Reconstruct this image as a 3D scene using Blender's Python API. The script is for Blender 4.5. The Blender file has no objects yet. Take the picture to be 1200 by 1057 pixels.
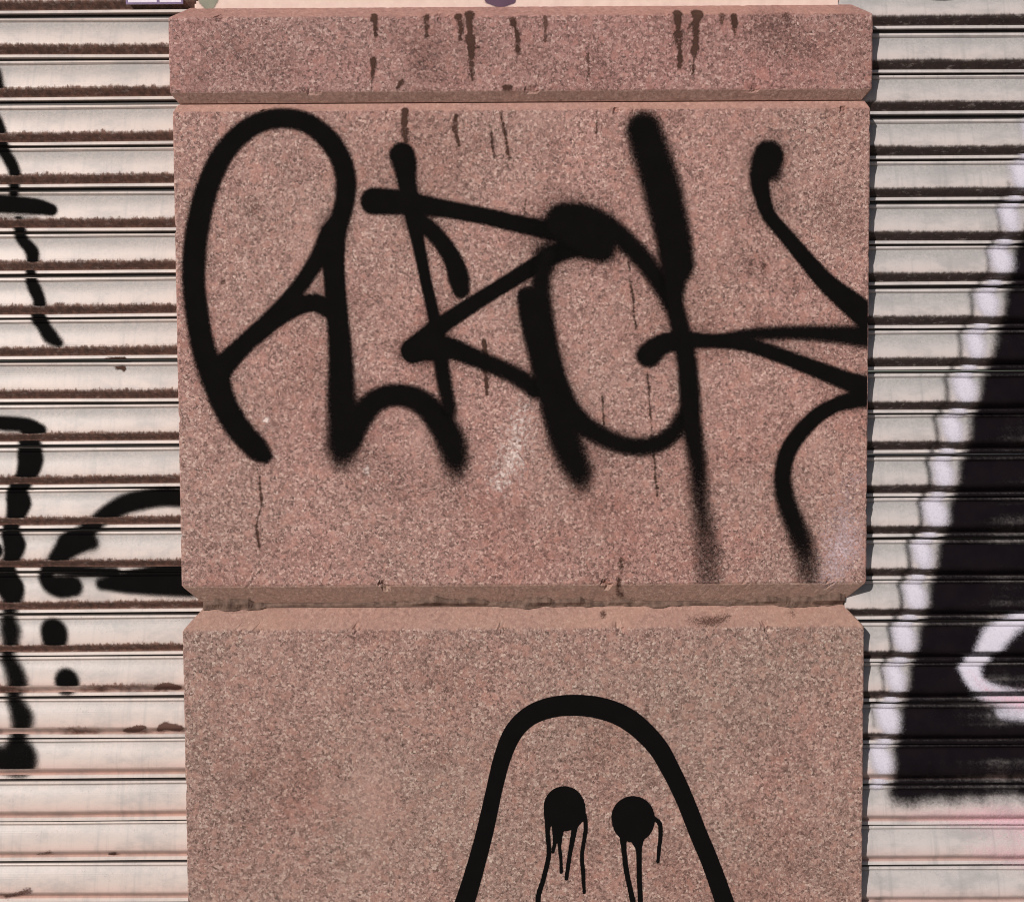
import bpy, bmesh, math, random
import numpy as np
from mathutils import Matrix, Vector

random.seed(7); rng = np.random.default_rng(7)
S = bpy.context.scene
COL = S.collection
U = 0.0015                      # metres per picture unit on the pier face
F = 1300.0                      # focal length in the same unit
CX, CY = 600.0, 528.5
PITCH, ROLL = math.radians(2.57), math.radians(0.33)
EYE = 1.55
DIST = F * U

# ------------------------------------------------------------------ camera
fw = Vector((0, math.cos(PITCH), -math.sin(PITCH)))
r0 = Vector((1, 0, 0)); u0 = Vector((0, math.sin(PITCH), math.cos(PITCH)))
rt = r0 * math.cos(ROLL) - u0 * math.sin(ROLL)
up = u0 * math.cos(ROLL) + r0 * math.sin(ROLL)
cpos = Vector((0, -DIST, EYE))
cam = bpy.data.cameras.new('camera'); camo = bpy.data.objects.new('camera', cam); COL.objects.link(camo)
cam.sensor_fit = 'HORIZONTAL'; cam.sensor_width = 36.0; cam.lens = F / 1200.0 * 36.0
cam.clip_start = 0.05; cam.clip_end = 500
M = Matrix.Identity(4)
for i in range(3):
    M[i][0] = rt[i]; M[i][1] = up[i]; M[i][2] = -fw[i]; M[i][3] = cpos[i]
camo.matrix_world = M
S.camera = camo

# ------------------------------------------------------------------ daylight
TAZ, TEL = 0.68, 0.62           # sunlight runs right and down as it goes into the wall
sun_dir = Vector((TAZ, 1.0, -TEL)).normalized()
sel = math.asin(-sun_dir.z)
W = bpy.data.worlds.new('World'); S.world = W; W.use_nodes = True
wn = W.node_tree; wn.nodes.clear()
sky = wn.nodes.new('ShaderNodeTexSky'); sky.sky_type = 'NISHITA'; sky.sun_disc = False
sky.sun_elevation = sel
sky.sun_rotation = math.atan2(-sun_dir.x, -sun_dir.y)
sky.air_density = 0.8; sky.dust_density = 0.8; sky.ozone_density = 0.6
bg = wn.nodes.new('ShaderNodeBackground'); bg.inputs[1].default_value = 0.05
wo = wn.nodes.new('ShaderNodeOutputWorld')
wn.links.new(sky.outputs[0], bg.inputs[0]); wn.links.new(bg.outputs[0], wo.inputs[0])
sl = bpy.data.lights.new('sun', 'SUN'); sl.energy = 5.0; sl.angle = math.radians(0.6); sl.color = (1.0, 0.935, 0.885)
so = bpy.data.objects.new('sun', sl); COL.objects.link(so)
so.rotation_euler = sun_dir.to_track_quat('-Z', 'Y').to_euler(); so.location = (-3, -4, 5)
S.view_settings.view_transform = 'Standard'; S.view_settings.look = 'None'
S.view_settings.exposure = -0.42; S.view_settings.gamma = 1.0; S.view_settings.use_curve_mapping = False
S.render.engine = 'CYCLES'; S.cycles.max_bounces = 6; S.cycles.transparent_max_bounces = 16; S.cycles.filter_width = 1.0

# ------------------------------------------------------------------ helpers
def at(px, py, y=0.0):
    d = fw + rt * ((px - CX) / F) + up * ((CY - py) / F)
    t = (y - cpos.y) / d.y
    p = cpos + d * t
    return p.x, p.z

def tag(o, label=None, cat=None, group=None, kind=None):
    if label: o['label'] = label
    if cat: o['category'] = cat
    if group: o['group'] = group
    if kind: o['kind'] = kind
    return o

def empty(name, loc=(0, 0, 0)):
    o = bpy.data.objects.new(name, None); o.location = loc; COL.objects.link(o)
    o.empty_display_size = 0.1
    return o

def link(name, me, mat, parent=None):
    o = bpy.data.objects.new(name, me); COL.objects.link(o)
    if mat and not me.materials: me.materials.append(mat)
    if parent:
        o.parent = parent
        o.matrix_parent_inverse = Matrix.Identity(4)
    return o

def mesh_grid(name, P, faces, attrs=None, smooth=False):
    me = bpy.data.meshes.new(name)
    me.from_pydata([tuple(p) for p in P], [], [tuple(f) for f in faces]); me.update()
    for k, v in (attrs or {}).items():
        a = me.attributes.new(k, 'FLOAT', 'POINT'); a.data.foreach_set('value', np.asarray(v, dtype=np.float32))
    if smooth:
        me.polygons.foreach_set('use_smooth', [True] * len(me.polygons))
    return me

def wob(x, seed, n=6, f0=1.0):
    """smooth 1-D noise, about -1..1"""
    r = np.random.default_rng(seed); x = np.asarray(x, float); s = 0; a = 1.0; tot = 0
    for i in range(n):
        s = s + a * np.sin(x * f0 * (1.9 ** i) * (0.8 + 0.4 * r.random()) + r.random() * 6.28); tot += a * 0.6; a *= 0.72
    return s / tot

class N:
    """tiny node-graph helper"""
    def __init__(s, name):
        s.m = bpy.data.materials.new(name); s.m.use_nodes = True; s.t = s.m.node_tree; s.t.nodes.clear()
        s.out = s.t.nodes.new('ShaderNodeOutputMaterial'); s.b = s.t.nodes.new('ShaderNodeBsdfPrincipled')
        s.t.links.new(s.b.outputs[0], s.out.inputs[0])
    def n(s, typ, **kw):
        x = s.t.nodes.new('ShaderNode' + typ)
        for k, v in kw.items(): setattr(x, k, v)
        return x
    def put(s, sock, v):
        if isinstance(v, bpy.types.NodeSocket): s.t.links.new(v, sock)
        elif v is not None:
            if sock.type == 'RGBA' and len(v) == 3: v = (*v, 1)
            sock.default_value = v
    def math(s, op, a, b=None, c=None, clamp=False):
        x = s.n('Math', operation=op); x.use_clamp = clamp
        for i, v in enumerate((a, b, c)):
            if v is not None: s.put(x.inputs[i], v)
        return x.outputs[0]
    def mix(s, f, a, b, mode='MIX'):
        x = s.n('Mix', data_type='RGBA', blend_type=mode); x.clamp_factor = True
        s.put(x.inputs[0], f); s.put(x.inputs[6], a); s.put(x.inputs[7], b)
        return x.outputs[2]
    def step(s, v, lo, hi, a=0.0, b=1.0):
        x = s.n('MapRange', interpolation_type='SMOOTHSTEP'); s.put(x.inputs[0], v)
        s.put(x.inputs[1], lo); s.put(x.inputs[2], hi); s.put(x.inputs[3], a); s.put(x.inputs[4], b)
        return x.outputs[0]
    def lin(s, v, lo, hi, a=0.0, b=1.0):
        x = s.n('MapRange'); s.put(x.inputs[0], v)
        s.put(x.inputs[1], lo); s.put(x.inputs[2], hi); s.put(x.inputs[3], a); s.put(x.inputs[4], b)
        return x.outputs[0]
    def pos(s): return s.n('NewGeometry').outputs['Position']
    def scale(s, vec, sx, sy, sz):
        x = s.n('VectorMath', operation='MULTIPLY'); s.put(x.inputs[0], vec); x.inputs[1].default_value = (sx, sy, sz)
        return x.outputs[0]
    def noise(s, vec, scale, detail=2, rough=0.5, out=0):
        x = s.n('TexNoise'); s.put(x.inputs['Vector'], vec); x.inputs['Scale'].default_value = scale
        x.inputs['Detail'].default_value = detail; x.inputs['Roughness'].default_value = rough
        return x.outputs[out]
    def vor(s, vec, scale, out='Color', feature='F1'):
        x = s.n('TexVoronoi', feature=feature); s.put(x.inputs['Vector'], vec); x.inputs['Scale'].default_value = scale
        return x.outputs[out]
    def ramp(s, v, stops, interp='LINEAR'):
        x = s.n('ValToRGB'); s.put(x.inputs[0], v); r = x.color_ramp; r.interpolation = interp
        while len(r.elements) > 1: r.elements.remove(r.elements[-1])
        for i, (p, c) in enumerate(stops):
            e = r.elements[0] if i == 0 else r.elements.new(p)
            e.position = p; e.color = (*c, 1)
        return x.outputs[0]
    def sep(s, v, i):
        x = s.n('SeparateXYZ'); s.put(x.inputs[0], v); return x.outputs[i]
    def attr(s, name, typ='GEOMETRY'):
        x = s.n('Attribute'); x.attribute_type = typ; x.attribute_name = name; return x.outputs['Fac']
    def bump(s, h, strength, dist):
        x = s.n('Bump'); x.inputs['Strength'].default_value = strength; x.inputs['Distance'].default_value = dist
        s.put(x.inputs['Height'], h); s.put(s.b.inputs['Normal'], x.outputs[0])
    def set(s, **kw):
        for k, v in kw.items(): s.put(s.b.inputs[k.replace('_', ' ')], v)
        return s.m

# ------------------------------------------------------------------ materials
def granite(name, tint, grey, seed):
    g = N(name); p0 = g.pos()
    v = g.n('VectorMath', operation='ADD'); g.put(v.inputs[0], p0); v.inputs[1].default_value = (seed * 3.7, seed, seed * 1.3)
    # a little domain warp so the crystals are angular and irregular
    w = g.n('VectorMath', operation='SCALE'); g.put(w.inputs[0], g.noise(v.outputs[0], 260, 2, 0.6, 1)); w.inputs['Scale'].default_value = 0.006
    v2 = g.n('VectorMath', operation='ADD'); g.put(v2.inputs[0], v.outputs[0]); g.put(v2.inputs[1], w.outputs[0]); p = v2.outputs[0]
    stops = [(0.00, (0.055, 0.030, 0.028)), (0.14, (0.105, 0.060, 0.054)), (0.28, (0.235, 0.136, 0.120)), (0.50, (0.345, 0.196, 0.176)),
             (0.72, (0.435, 0.262, 0.235)), (0.88, (0.54, 0.37, 0.33)), (1.0, (0.74, 0.58, 0.52))]
    a = g.ramp(g.sep(g.vor(p, 262), 0), stops)
    b = g.ramp(g.sep(g.vor(p, 480), 1), stops)
    c = g.ramp(g.noise(p, 190, 3, 0.7), [(0.30, (0.16, 0.095, 0.08)), (0.5, (0.335, 0.205, 0.175)), (0.68, (0.46, 0.30, 0.26))])
    col = g.mix(0.17, g.mix(0.36, a, b), c)
    # feldspar blotches: pinker, bigger, sparse
    bl = g.vor(p, 95); col = g.mix(g.step(g.sep(bl, 0), 0.80, 0.90, 0, 0.42), col, (0.46, 0.245, 0.205))
    # bright quartz flecks, sparse
    fl = g.vor(p, 130, 'Distance'); rnd = g.sep(g.vor(p, 130), 2)
    fm = g.math('MULTIPLY', g.step(fl, 0.20, 0.30, 1, 0), g.step(rnd, 0.90, 0.93))
    col = g.mix(g.math('MULTIPLY', fm, 0.6), col, (0.66, 0.53, 0.46))
    # dark mica clusters
    dk = g.math('MULTIPLY', g.step(g.noise(p, 330, 2, 0.6), 0.58, 0.70), g.step(g.noise(p, 9, 3, 0.6), 0.40, 0.72))
    col = g.mix(g.math('MULTIPLY', dk, 0.75), col, (0.085, 0.052, 0.045))
    # slow drift between pink and grey-brown
    lo = g.noise(p, 3.1, 3, 0.55)
    col = g.mix(g.step(lo, 0.38, 0.66, grey, grey + 0.45), col, g.mix(1.0, col, (0.86, 1.0, 0.98), 'MULTIPLY'))
    col = g.mix(g.step(g.noise(p, 6.0, 4, 0.6), 0.52, 0.75, 0, 0.32), col, g.mix(1.0, col, (1.10, 0.84, 0.84), 'MULTIPLY'))
    # dirt patches
    col = g.mix(g.step(g.noise(p, 11, 6, 0.7), 0.56, 0.76, 0, 0.55), col, (0.13, 0.072, 0.060))
    red = g.step(g.noise(p, 4.3, 5, 0.62), 0.48, 0.70, 0, 0.55)
    col = g.mix(red, col, g.mix(1.0, col, (0.76, 0.64, 0.61), 'MULTIPLY'))
    pale = g.step(g.noise(g.scale(p, 1, 1, .8), 5.2, 5, 0.65), 0.55, 0.75, 0, 0.35)
    col = g.mix(pale, col, (0.50, 0.335, 0.295))
    blot = g.math('MULTIPLY', g.step(g.noise(p, 46, 4, 0.7), 0.56, 0.72), g.step(g.noise(p, 5.5, 3, 0.6), 0.44, 0.66))
    col = g.mix(g.math('MULTIPLY', blot, 0.7), col, (0.12, 0.062, 0.052))
    run = g.math('MULTIPLY', g.step(g.noise(g.scale(p, 60, 1, 2.2), 1.0, 4, 0.6), 0.54, 0.74), g.step(g.noise(p, 4, 2), 0.42, 0.62))
    col = g.mix(g.math('MULTIPLY', run, 0.30), col, (0.16, 0.088, 0.073))
    # sawn chamfers: smoother, less grain
    ch = g.attr('chamfer_top'); cb = g.attr('chamfer_low')
    soft = g.ramp(g.noise(p, 120, 3, 0.6), [(0.3, (0.29, 0.172, 0.145)), (0.7, (0.46, 0.285, 0.24))])
    soft = g.mix(g.step(g.noise(p, 7, 3), 0.45, 0.65, 0, 0.5), soft, (0.47, 0.29, 0.225))
    col = g.mix(g.math('MULTIPLY', ch, 0.72), col, soft)
    green = g.ramp(g.noise(p, 150, 3, 0.6), [(0.3, (0.30, 0.215, 0.17)), (0.7, (0.50, 0.375, 0.30))])
    col = g.mix(g.math('MULTIPLY', cb, 0.55), col, green)
    col = g.mix(1.0, col, tint, 'MULTIPLY')
    h = g.math('ADD', g.math('MULTIPLY', g.sep(g.vor(p, 262), 1), 0.5), g.noise(p, 420, 3, 0.7))
    g.bump(h, 0.6, 0.0018)
    return g.set(Base_Color=col, Roughness=g.lin(g.sep(g.vor(p, 262), 2), 0, 1, 0.45, 0.85), Specular_IOR_Level=0.32)

STONE = [granite('granite_top', (1.02, 0.895, 0.885), 0.0, 1.0),
         granite('granite_middle', (1.14, 1.05, 1.01), 0.08, 2.0),
         granite('granite_low', (1.05, 1.01, 0.955), 0.28, 3.0)]

def paint(name, col, rough=0.75, lo=0.10, hi=0.90, amp=0.42, scale=430, gloss=0.01, drift=0.0, col2=None):
    g = N(name); p = g.pos(); d = g.attr('cover')
    n1 = g.noise(p, scale, 2, 0.6); n2 = g.sep(g.vor(p, scale * 1.1), 0)
    n = g.math('ADD', g.math('MULTIPLY', n1, 0.6), g.math('MULTIPLY', n2, 0.4))
    v = g.math('ADD', d, g.math('MULTIPLY', g.math('SUBTRACT', n, 0.5), amp))
    a = g.step(v, lo, hi)
    c = g.mix(g.noise(p, 30, 3), col, col2 or [x * 1.5 for x in col])
    g.bump(g.noise(p, 420, 3, 0.7), 0.3, 0.001)
    return g.set(Base_Color=c, Roughness=rough, Specular_IOR_Level=gloss, Alpha=a)

BLACK = paint('black_spray_paint', (0.0045, 0.0038, 0.0038))
INK = paint('black_marker_paint', (0.0045, 0.004, 0.004), lo=0.32, hi=0.62, amp=0.22)
SHBLACK = paint('black_spray_on_metal', (0.0045, 0.004, 0.004), amp=0.34, scale=700, lo=0.1, hi=0.85, gloss=0.0, rough=0.8)
SHFILL = paint('patchy_black_fill', (0.0035, 0.003, 0.004), amp=0.28, scale=260, lo=0.0, hi=0.92, gloss=0.06, rough=0.35, col2=(0.012, 0.008, 0.010))
WHITE = paint('white_spray_on_metal', (0.62, 0.60, 0.70), amp=0.5, scale=420, lo=0.05, hi=1.15, col2=(0.66, 0.63, 0.70))
PINK = paint('pink_spray_haze', (0.72, 0.45, 0.52), amp=0.5, scale=300, lo=0.1, hi=1.1)
LILAC = paint('lilac_haze', (0.50, 0.39, 0.41), amp=0.9, scale=330, lo=0.25, hi=0.9)
SCUFF = paint('pale_scuff', (0.62, 0.50, 0.46), amp=1.2, scale=190, lo=0.10, hi=0.80)
STAIN = paint('brown_drip_stain', (0.040, 0.021, 0.015), amp=0.85, lo=0.12, hi=1.0, scale=300, col2=(0.11, 0.06, 0.046))
FAINT = paint('faint_stain', (0.10, 0.055, 0.044), amp=0.9, lo=0.2, hi=0.95)
MOTTLE = paint('dark_mottling', (0.115, 0.062, 0.054), amp=0.95, lo=0.02, hi=1.05, scale=300, col2=(0.15, 0.085, 0.075))
GREYGREEN = paint('grey_green_daub', (0.16, 0.17, 0.14), amp=0.4, col2=(0.4, 0.38, 0.3))

def slat_paint(name, face, dirt_shade, dust_shade, edge_noise):
    g = N(name); p = g.pos(); t = g.attr('t'); soil = g.attr('soil', 'OBJECT'); sd = g.attr('shift', 'OBJECT')
    add = g.n('VectorMath', operation='ADD'); g.put(add.inputs[0], p)
    cmb = g.n('CombineXYZ'); g.put(cmb.inputs[1], sd); g.put(add.inputs[1], cmb.outputs[0]); p = add.outputs[0]
    col = g.mix(g.noise(g.scale(p, 3, 3, 9), 1.0, 3), face, [c * f for c, f in zip(face, (1.04, 0.985, 0.96))])
    # rain streaks: vertical, faint
    st = g.noise(g.scale(p, 95, 1, 4), 1.0, 4, 0.65)
    col = g.mix(g.step(g.noise(g.scale(p, 14, 1, 30), 1.0, 5, 0.7), 0.42, 0.70, 0, 0.55), col, dust_shade)
    col = g.mix(g.step(st, 0.48, 0.78, 0, 0.45), col, dust_shade)
    # shading of the upper face painted in as a grey gradient, plus dust specks
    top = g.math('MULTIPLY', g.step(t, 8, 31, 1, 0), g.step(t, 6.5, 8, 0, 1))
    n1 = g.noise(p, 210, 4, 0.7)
    col = g.mix(g.math('MULTIPLY', top, g.math('MULTIPLY', g.step(n1, 0.28, 0.72, 0.45, 1.0), g.lin(soil, 0.1, 1.2, 0.45, 1.0))), col, dust_shade)
    # dark specks and scuffs
    sp = g.math('MULTIPLY', g.step(g.noise(p, 330, 4, 0.8), 0.57, 0.68), g.step(g.noise(g.scale(p, 1, 1, 2), 26, 4, 0.65), 0.40, 0.62))
    col = g.mix(g.math('MULTIPLY', sp, g.step(t, 8, 32, 0.75, 0.25)), col, [c * 0.25 for c in face])
    # dark band under the curl, grime with underside shade painted in, ragged upper edge
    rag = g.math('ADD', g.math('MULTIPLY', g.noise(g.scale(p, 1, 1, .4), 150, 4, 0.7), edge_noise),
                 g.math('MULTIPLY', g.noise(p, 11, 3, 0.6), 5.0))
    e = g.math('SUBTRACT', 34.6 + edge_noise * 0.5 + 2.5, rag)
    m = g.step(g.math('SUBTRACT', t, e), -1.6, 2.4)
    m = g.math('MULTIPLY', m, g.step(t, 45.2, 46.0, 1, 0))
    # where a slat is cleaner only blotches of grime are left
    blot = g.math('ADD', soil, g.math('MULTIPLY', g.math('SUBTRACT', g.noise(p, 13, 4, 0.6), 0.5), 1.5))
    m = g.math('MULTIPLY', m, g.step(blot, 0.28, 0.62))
    dcol = g.mix(g.step(g.noise(g.scale(p, 1, 1, .5), 120, 5, 0.75), 0.35, 0.70), [c * 0.7 for c in dirt_shade], [c * 2.1 for c in dirt_shade])
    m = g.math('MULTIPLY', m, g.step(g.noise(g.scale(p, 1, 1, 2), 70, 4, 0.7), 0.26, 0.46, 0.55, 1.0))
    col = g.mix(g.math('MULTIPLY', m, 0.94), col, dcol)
    # ground bounce painted in: rosy tint on the lower face, stronger on cleaner slats
    col = g.mix(g.math('MULTIPLY', g.step(t, 20, 44, 0, 1.0), g.math('MULTIPLY', g.step(t, 45.2, 46.0, 1, 0), g.lin(soil, 0.1, 1.2, 1.0, 0.35))), col, g.mix(1.0, col, (0.98, 0.80, 0.755), 'MULTIPLY'))
    # slot between slats painted near black to carry its deep shade
    gap = g.math('MAXIMUM', g.step(t, 2.2, 3.2, 1, 0), g.step(t, 49.3, 49.8))
    col = g.mix(g.math('MULTIPLY', gap, 0.93), col, (0.016, 0.010, 0.008))
    ln = g.math('MULTIPLY', g.step(t, 6.8, 7.4), g.step(t, 7.9, 8.8, 1, 0))  # thin shade line below the lip, painted in
    col = g.mix(g.math('MULTIPLY', ln, 0.28), col, [c * 0.35 for c in face])
    g.bump(g.noise(p, 160, 4, 0.65), 0.10, 0.001)
    return g.set(Base_Color=col, Roughness=g.lin(m, 0, 1, 0.42, 0.85), Specular_IOR_Level=0.35)

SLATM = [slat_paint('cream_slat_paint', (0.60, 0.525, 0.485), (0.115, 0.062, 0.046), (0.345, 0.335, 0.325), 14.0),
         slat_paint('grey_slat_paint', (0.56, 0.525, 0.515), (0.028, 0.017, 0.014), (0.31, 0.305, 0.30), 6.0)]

def simple(name, a, b, scale, rough=0.8, bump=0.3, bd=0.002):
    g = N(name); p = g.pos(); n = g.noise(p, scale, 5, 0.65)
    g.bump(n, bump, bd)
    return g.set(Base_Color=g.mix(g.step(n, 0.3, 0.7), a, b), Roughness=rough)
MORTAR = simple('brown_mortar', (0.085, 0.048, 0.036), (0.20, 0.125, 0.092), 90)
CREAM = simple('cream_render', (0.72, 0.53, 0.46), (0.80, 0.61, 0.53), 40)
PAVE = simple('pavement_concrete', (0.16, 0.135, 0.12), (0.22, 0.185, 0.165), 14)
PAPER = simple('white_paper', (0.70, 0.62, 0.70), (0.80, 0.74, 0.80), 300, 0.6, 0.05)
PURPLE = simple('purple_ink', (0.09, 0.04, 0.14), (0.14, 0.07, 0.20), 200, 0.5, 0.05)

# ------------------------------------------------------------------ ground
me = mesh_grid('pavement', [(-120, -120, 0), (120, -120, 0), (120, 120, 0), (-120, 120, 0)], [(0, 1, 2, 3)])
tag(link('pavement', me, PAVE), kind='structure')

# ------------------------------------------------------------------ the pier
XL = np.mean([at(199.5, 60)[0], at(203.5, 200)[0], at(209, 450)[0], at(213, 640)[0], at(215, 850)[0], at(217.5, 1030)[0]])
XR = np.mean([at(1022, 60)[0], at(1020, 200)[0], at(1018, 450)[0], at(1017, 640)[0], at(1013, 850)[0], at(1012, 1030)[0]])
zf = lambda py: at(610, py)[1]
pier = empty('stone_pier', ((XL + XR) / 2, 0.15, 0))
tag(pier, 'pink granite pier of stacked blocks standing between two metal roller shutters, covered in black graffiti', 'pillar')
PD = 0.30                                    # how deep the pier runs back
PL = Vector(pier.location)

def hrand(x, z, s):
    return wob(x * 40 + z * 17, s, 6) * 0.5 + wob(z * 46 - x * 11, s + 1, 6) * 0.5

def block(name, mat, zt, zb, ct, cb, dxl=0.0, dxr=0.0, seed=1, front=0.0, rag=0.0013):
    """ct / cb = (height, depth) of the upper and lower chamfer, in metres; grooves run round the sides too"""
    (ht, dt), (hb, db) = ct, cb
    zs = [(zt, dt)]
    for f in (0.33, 0.66, 0.93): zs.append((zt - ht * f, dt * (1 - f)))
    zs.append((zt - ht * 1.06, 0.0))
    n = max(4, int((zt - ht - zb - hb) / 0.009))
    for i in range(1, n): zs.append((zt - ht * 1.06 - (zt - ht * 1.06 - zb - hb * 1.06) * i / n, 0.0))
    zs.append((zb + hb * 1.06, 0.0))
    for f in (0.07, 0.34, 0.67, 1.0): zs.append((zb + hb * (1 - f), db * f))
    r = 0.0030
    x0, x1 = XL + dxl, XR + dxr
    verts = []; top = []; low = []
    nx = 260
    for z, d in zs:
        xa_, xb_, ya_ = x0 + d, x1 - d, front + d          # the groove runs round the corner, mitred
        fr = [(xa_ + r + (xb_ - xa_ - 2 * r) * i / nx, ya_, 0, 1) for i in range(nx + 1)]
        sec = [(xa_, front + PD, 1, 0), (xa_, front + 0.08, 1, 0), (xa_, ya_ + r, 1, 0), (xa_ + r * 0.3, ya_ + r * 0.3, .7, .7)] + fr + \
              [(xb_ - r * 0.3, ya_ + r * 0.3, -.7, .7), (xb_, ya_ + r, -1, 0), (xb_, front + 0.08, -1, 0), (xb_, front + PD, -1, 0)]
        for (x, y, ix, iy) in sec:
            edge = 1.0 if (0 < d or ix) else 0.0
            near = min(abs(z - (zt - ht)), abs(z - (zb + hb)))
            chip = max(0.0, wob(x * 31 + z * 37, seed + 5, 5) - 0.86) * 0.012 if (near < hb * 0.12 or (ix and d == 0)) else 0.0
            a = chip + rag * (0.35 if 0 < d < max(dt, db) * 0.99 and not ix else 1.0) * (abs(hrand(x * 6, z * 6, seed)) ** 1.5) * (1.0 if edge else (0.6 if near < hb * 0.12 else 0.0))
            verts.append((x + a * ix - PL.x, y + a * iy - PL.y, z - PL.z))
            top.append(1.0 if z > zt - ht * 1.0 else 0.0); low.append(1.0 if z < zb + hb * 1.0 else 0.0)
    k = nx + 9; R = len(zs); faces = []
    for i in range(R - 1):
        for j in range(k - 1):
            a = i * k + j; faces.append((a, a + 1, a + k + 1, a + k))
        faces.append((i * k + k - 1, i * k, (i + 1) * k, (i + 1) * k + k - 1))
    faces.append(tuple(range(k - 1, -1, -1))); faces.append(tuple((R - 1) * k + j for j in range(k)))
    faces = [f[::-1] for f in faces]
    me = mesh_grid(name, verts, faces, {'chamfer_top': top, 'chamfer_low': low})
    o = link(name, me, mat, pier)
    def surf(z):                              # depth and normal of the front at height z
        z = np.asarray(z, float); y = np.zeros_like(z) + front
        y = np.where(z > zt - ht, front + dt * (z - (zt - ht)) / ht, y)
        y = np.where(z < zb + hb, front + db * ((zb + hb) - z) / hb, y)
        nz = np.where(z > zt - ht, 1, np.where(z < zb + hb, -1, 0)) * 0.6
        return y, nz
    return o, surf, (x0 + r, x1 - r, zb + 0.001, zt - 0.001)

c = U
Z1t, Z1f, Z1b = zf(2), zf(18), zf(117)        # rough rows; chamfer sizes below
J1, J2 = zf(118.5), zf(711)
b1, s1, e1 = block('stone_block', STONE[0], zf(18.5) + 17 * c, J1 + 1.3 * c, (17 * c, 19 * c), (10.5 * c, 8.5 * c), -3 * c, 2 * c, 11)
b2, s2, e2 = block('stone_block', STONE[1], J1 - 1.0 * c, J2 + 1.2 * c, (9.5 * c, 5 * c), (25 * c, 21 * c), 0, 0, 21)
b3, s3, e3 = block('stone_block', STONE[2], J2 - 1.2 * c, 0.42, (25 * c, 21 * c), (18 * c, 16 * c), 0, -2 * c, 31)
b4, s4, e4 = block('stone_block', STONE[2], 0.417, 0.0, (18 * c, 16 * c), (0.01, 0.004), 0, -1 * c, 41)
tag(b1, 'shallow reddish granite block with brown drips below its top edge')
tag(b2, 'large granite block covered by black spray lettering')
tag(b3, 'granite block with a black dripping ghost drawing')

# core behind the joints
def boxmesh(name, x0, x1, y0, y1, z0, z1, off=(0, 0, 0)):
    ox, oy, oz = off
    v = [(x - ox, y - oy, z - oz) for z in (z0, z1) for y in (y0, y1) for x in (x0, x1)]
    return mesh_grid(name, v, [(0, 2, 3, 1), (4, 5, 7, 6), (0, 1, 5, 4), (1, 3, 7, 5), (3, 2, 6, 7), (2, 0, 4, 6)])

def mortar(zc, db, hb, dt, ht, amp_up, amp_dn, seed, dxr=0.0):
    """irregular pointing smeared across the bottom of a groove"""
    xs = np.arange(XL + db, XR - db + dxr, 3 * c); P = []; fs = []
    upw = (2.6 + np.clip(wob(xs * 9, seed, 7) * 0.75 + 0.15, 0, 1) * amp_up) * c
    dnw = (2.6 + np.clip(wob(xs * 7, seed + 3, 7) * 0.8 - 0.1, 0, 1) * amp_dn) * c
    for i, x in enumerate(xs):
        ins = 0.0
        zu, zd = upw[i], dnw[i]
        yu = db - db * zu / hb; yd = dt - dt * zd / ht; ym = min(db, dt) - (3.2 + 0.8 * math.sin(x * 61)) * c
        for (y, z) in ((yu + 1.2 * c, zc + zu), (yu - 0.5 * c, zc + zu * 0.9), (min(ym, yu - .7 * c), zc + 0.3 * zu), (min(ym + 0.8 * c, yd - .9 * c), zc - 0.6 * zd), (yd - 0.8 * c, zc - zd * 0.9), (yd + 1.2 * c, zc - zd)):
            P.append((x - PL.x, y - PL.y, z - PL.z))
    for i in range(len(xs) - 1):
        for j in range(5):
            a = i * 6 + j; fs.append((a, a + 6, a + 7, a + 1)[::-1])
    o = link('mortar_joint', mesh_grid('mortar_joint', P, fs), MORTAR, pier)
    return o
m1 = link('mortar_joint', boxmesh('mortar_joint', XL + 8.8 * c, XR - 6.8 * c, 10.5 * c, 22 * c, J1 - 1.6 * c, J1 + 2 * c, PL), MORTAR, pier)
m2 = mortar(J2, 21 * c, 25 * c, 21 * c, 25 * c, 10.5, 5.5, 9)

core = link('core', boxmesh('core', XL + 22 * c, XR - 23 * c, 23 * c, PD - .01, 0.02, zf(10), PL), MORTAR, pier)

fill2 = link('joint_filler', boxmesh('joint_filler', XL + 20.6 * c, XR - 20.8 * c, 20.2 * c, PD - .02, J2 - 2.0 * c, J2 + 2.0 * c, PL), MORTAR, pier)

# pale rendered block above the granite
xa, xb = XL + 22.5 * c, XR - 31 * c
me = bpy.data.meshes.new('upper_block'); bm = bmesh.new()
bmesh.ops.create_cube(bm, size=1.0)
zt0 = zf(18.5) + 17 * c
for v in bm.verts:
    v.co.x = (xa if v.co.x < 0 else xb) - PL.x
    v.co.y = (0.0275 if v.co.y < 0 else PD) - PL.y
    v.co.z = (zt0 - 0.006 if v.co.z < 0 else zt0 + 0.55)
bmesh.ops.bevel(bm, geom=bm.edges[:], offset=0.004, segments=2, affect='EDGES')
bm.to_mesh(me); bm.free()
ub = link('upper_block', me, CREAM, pier)
tag(ub, 'cream rendered block above the granite')

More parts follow.
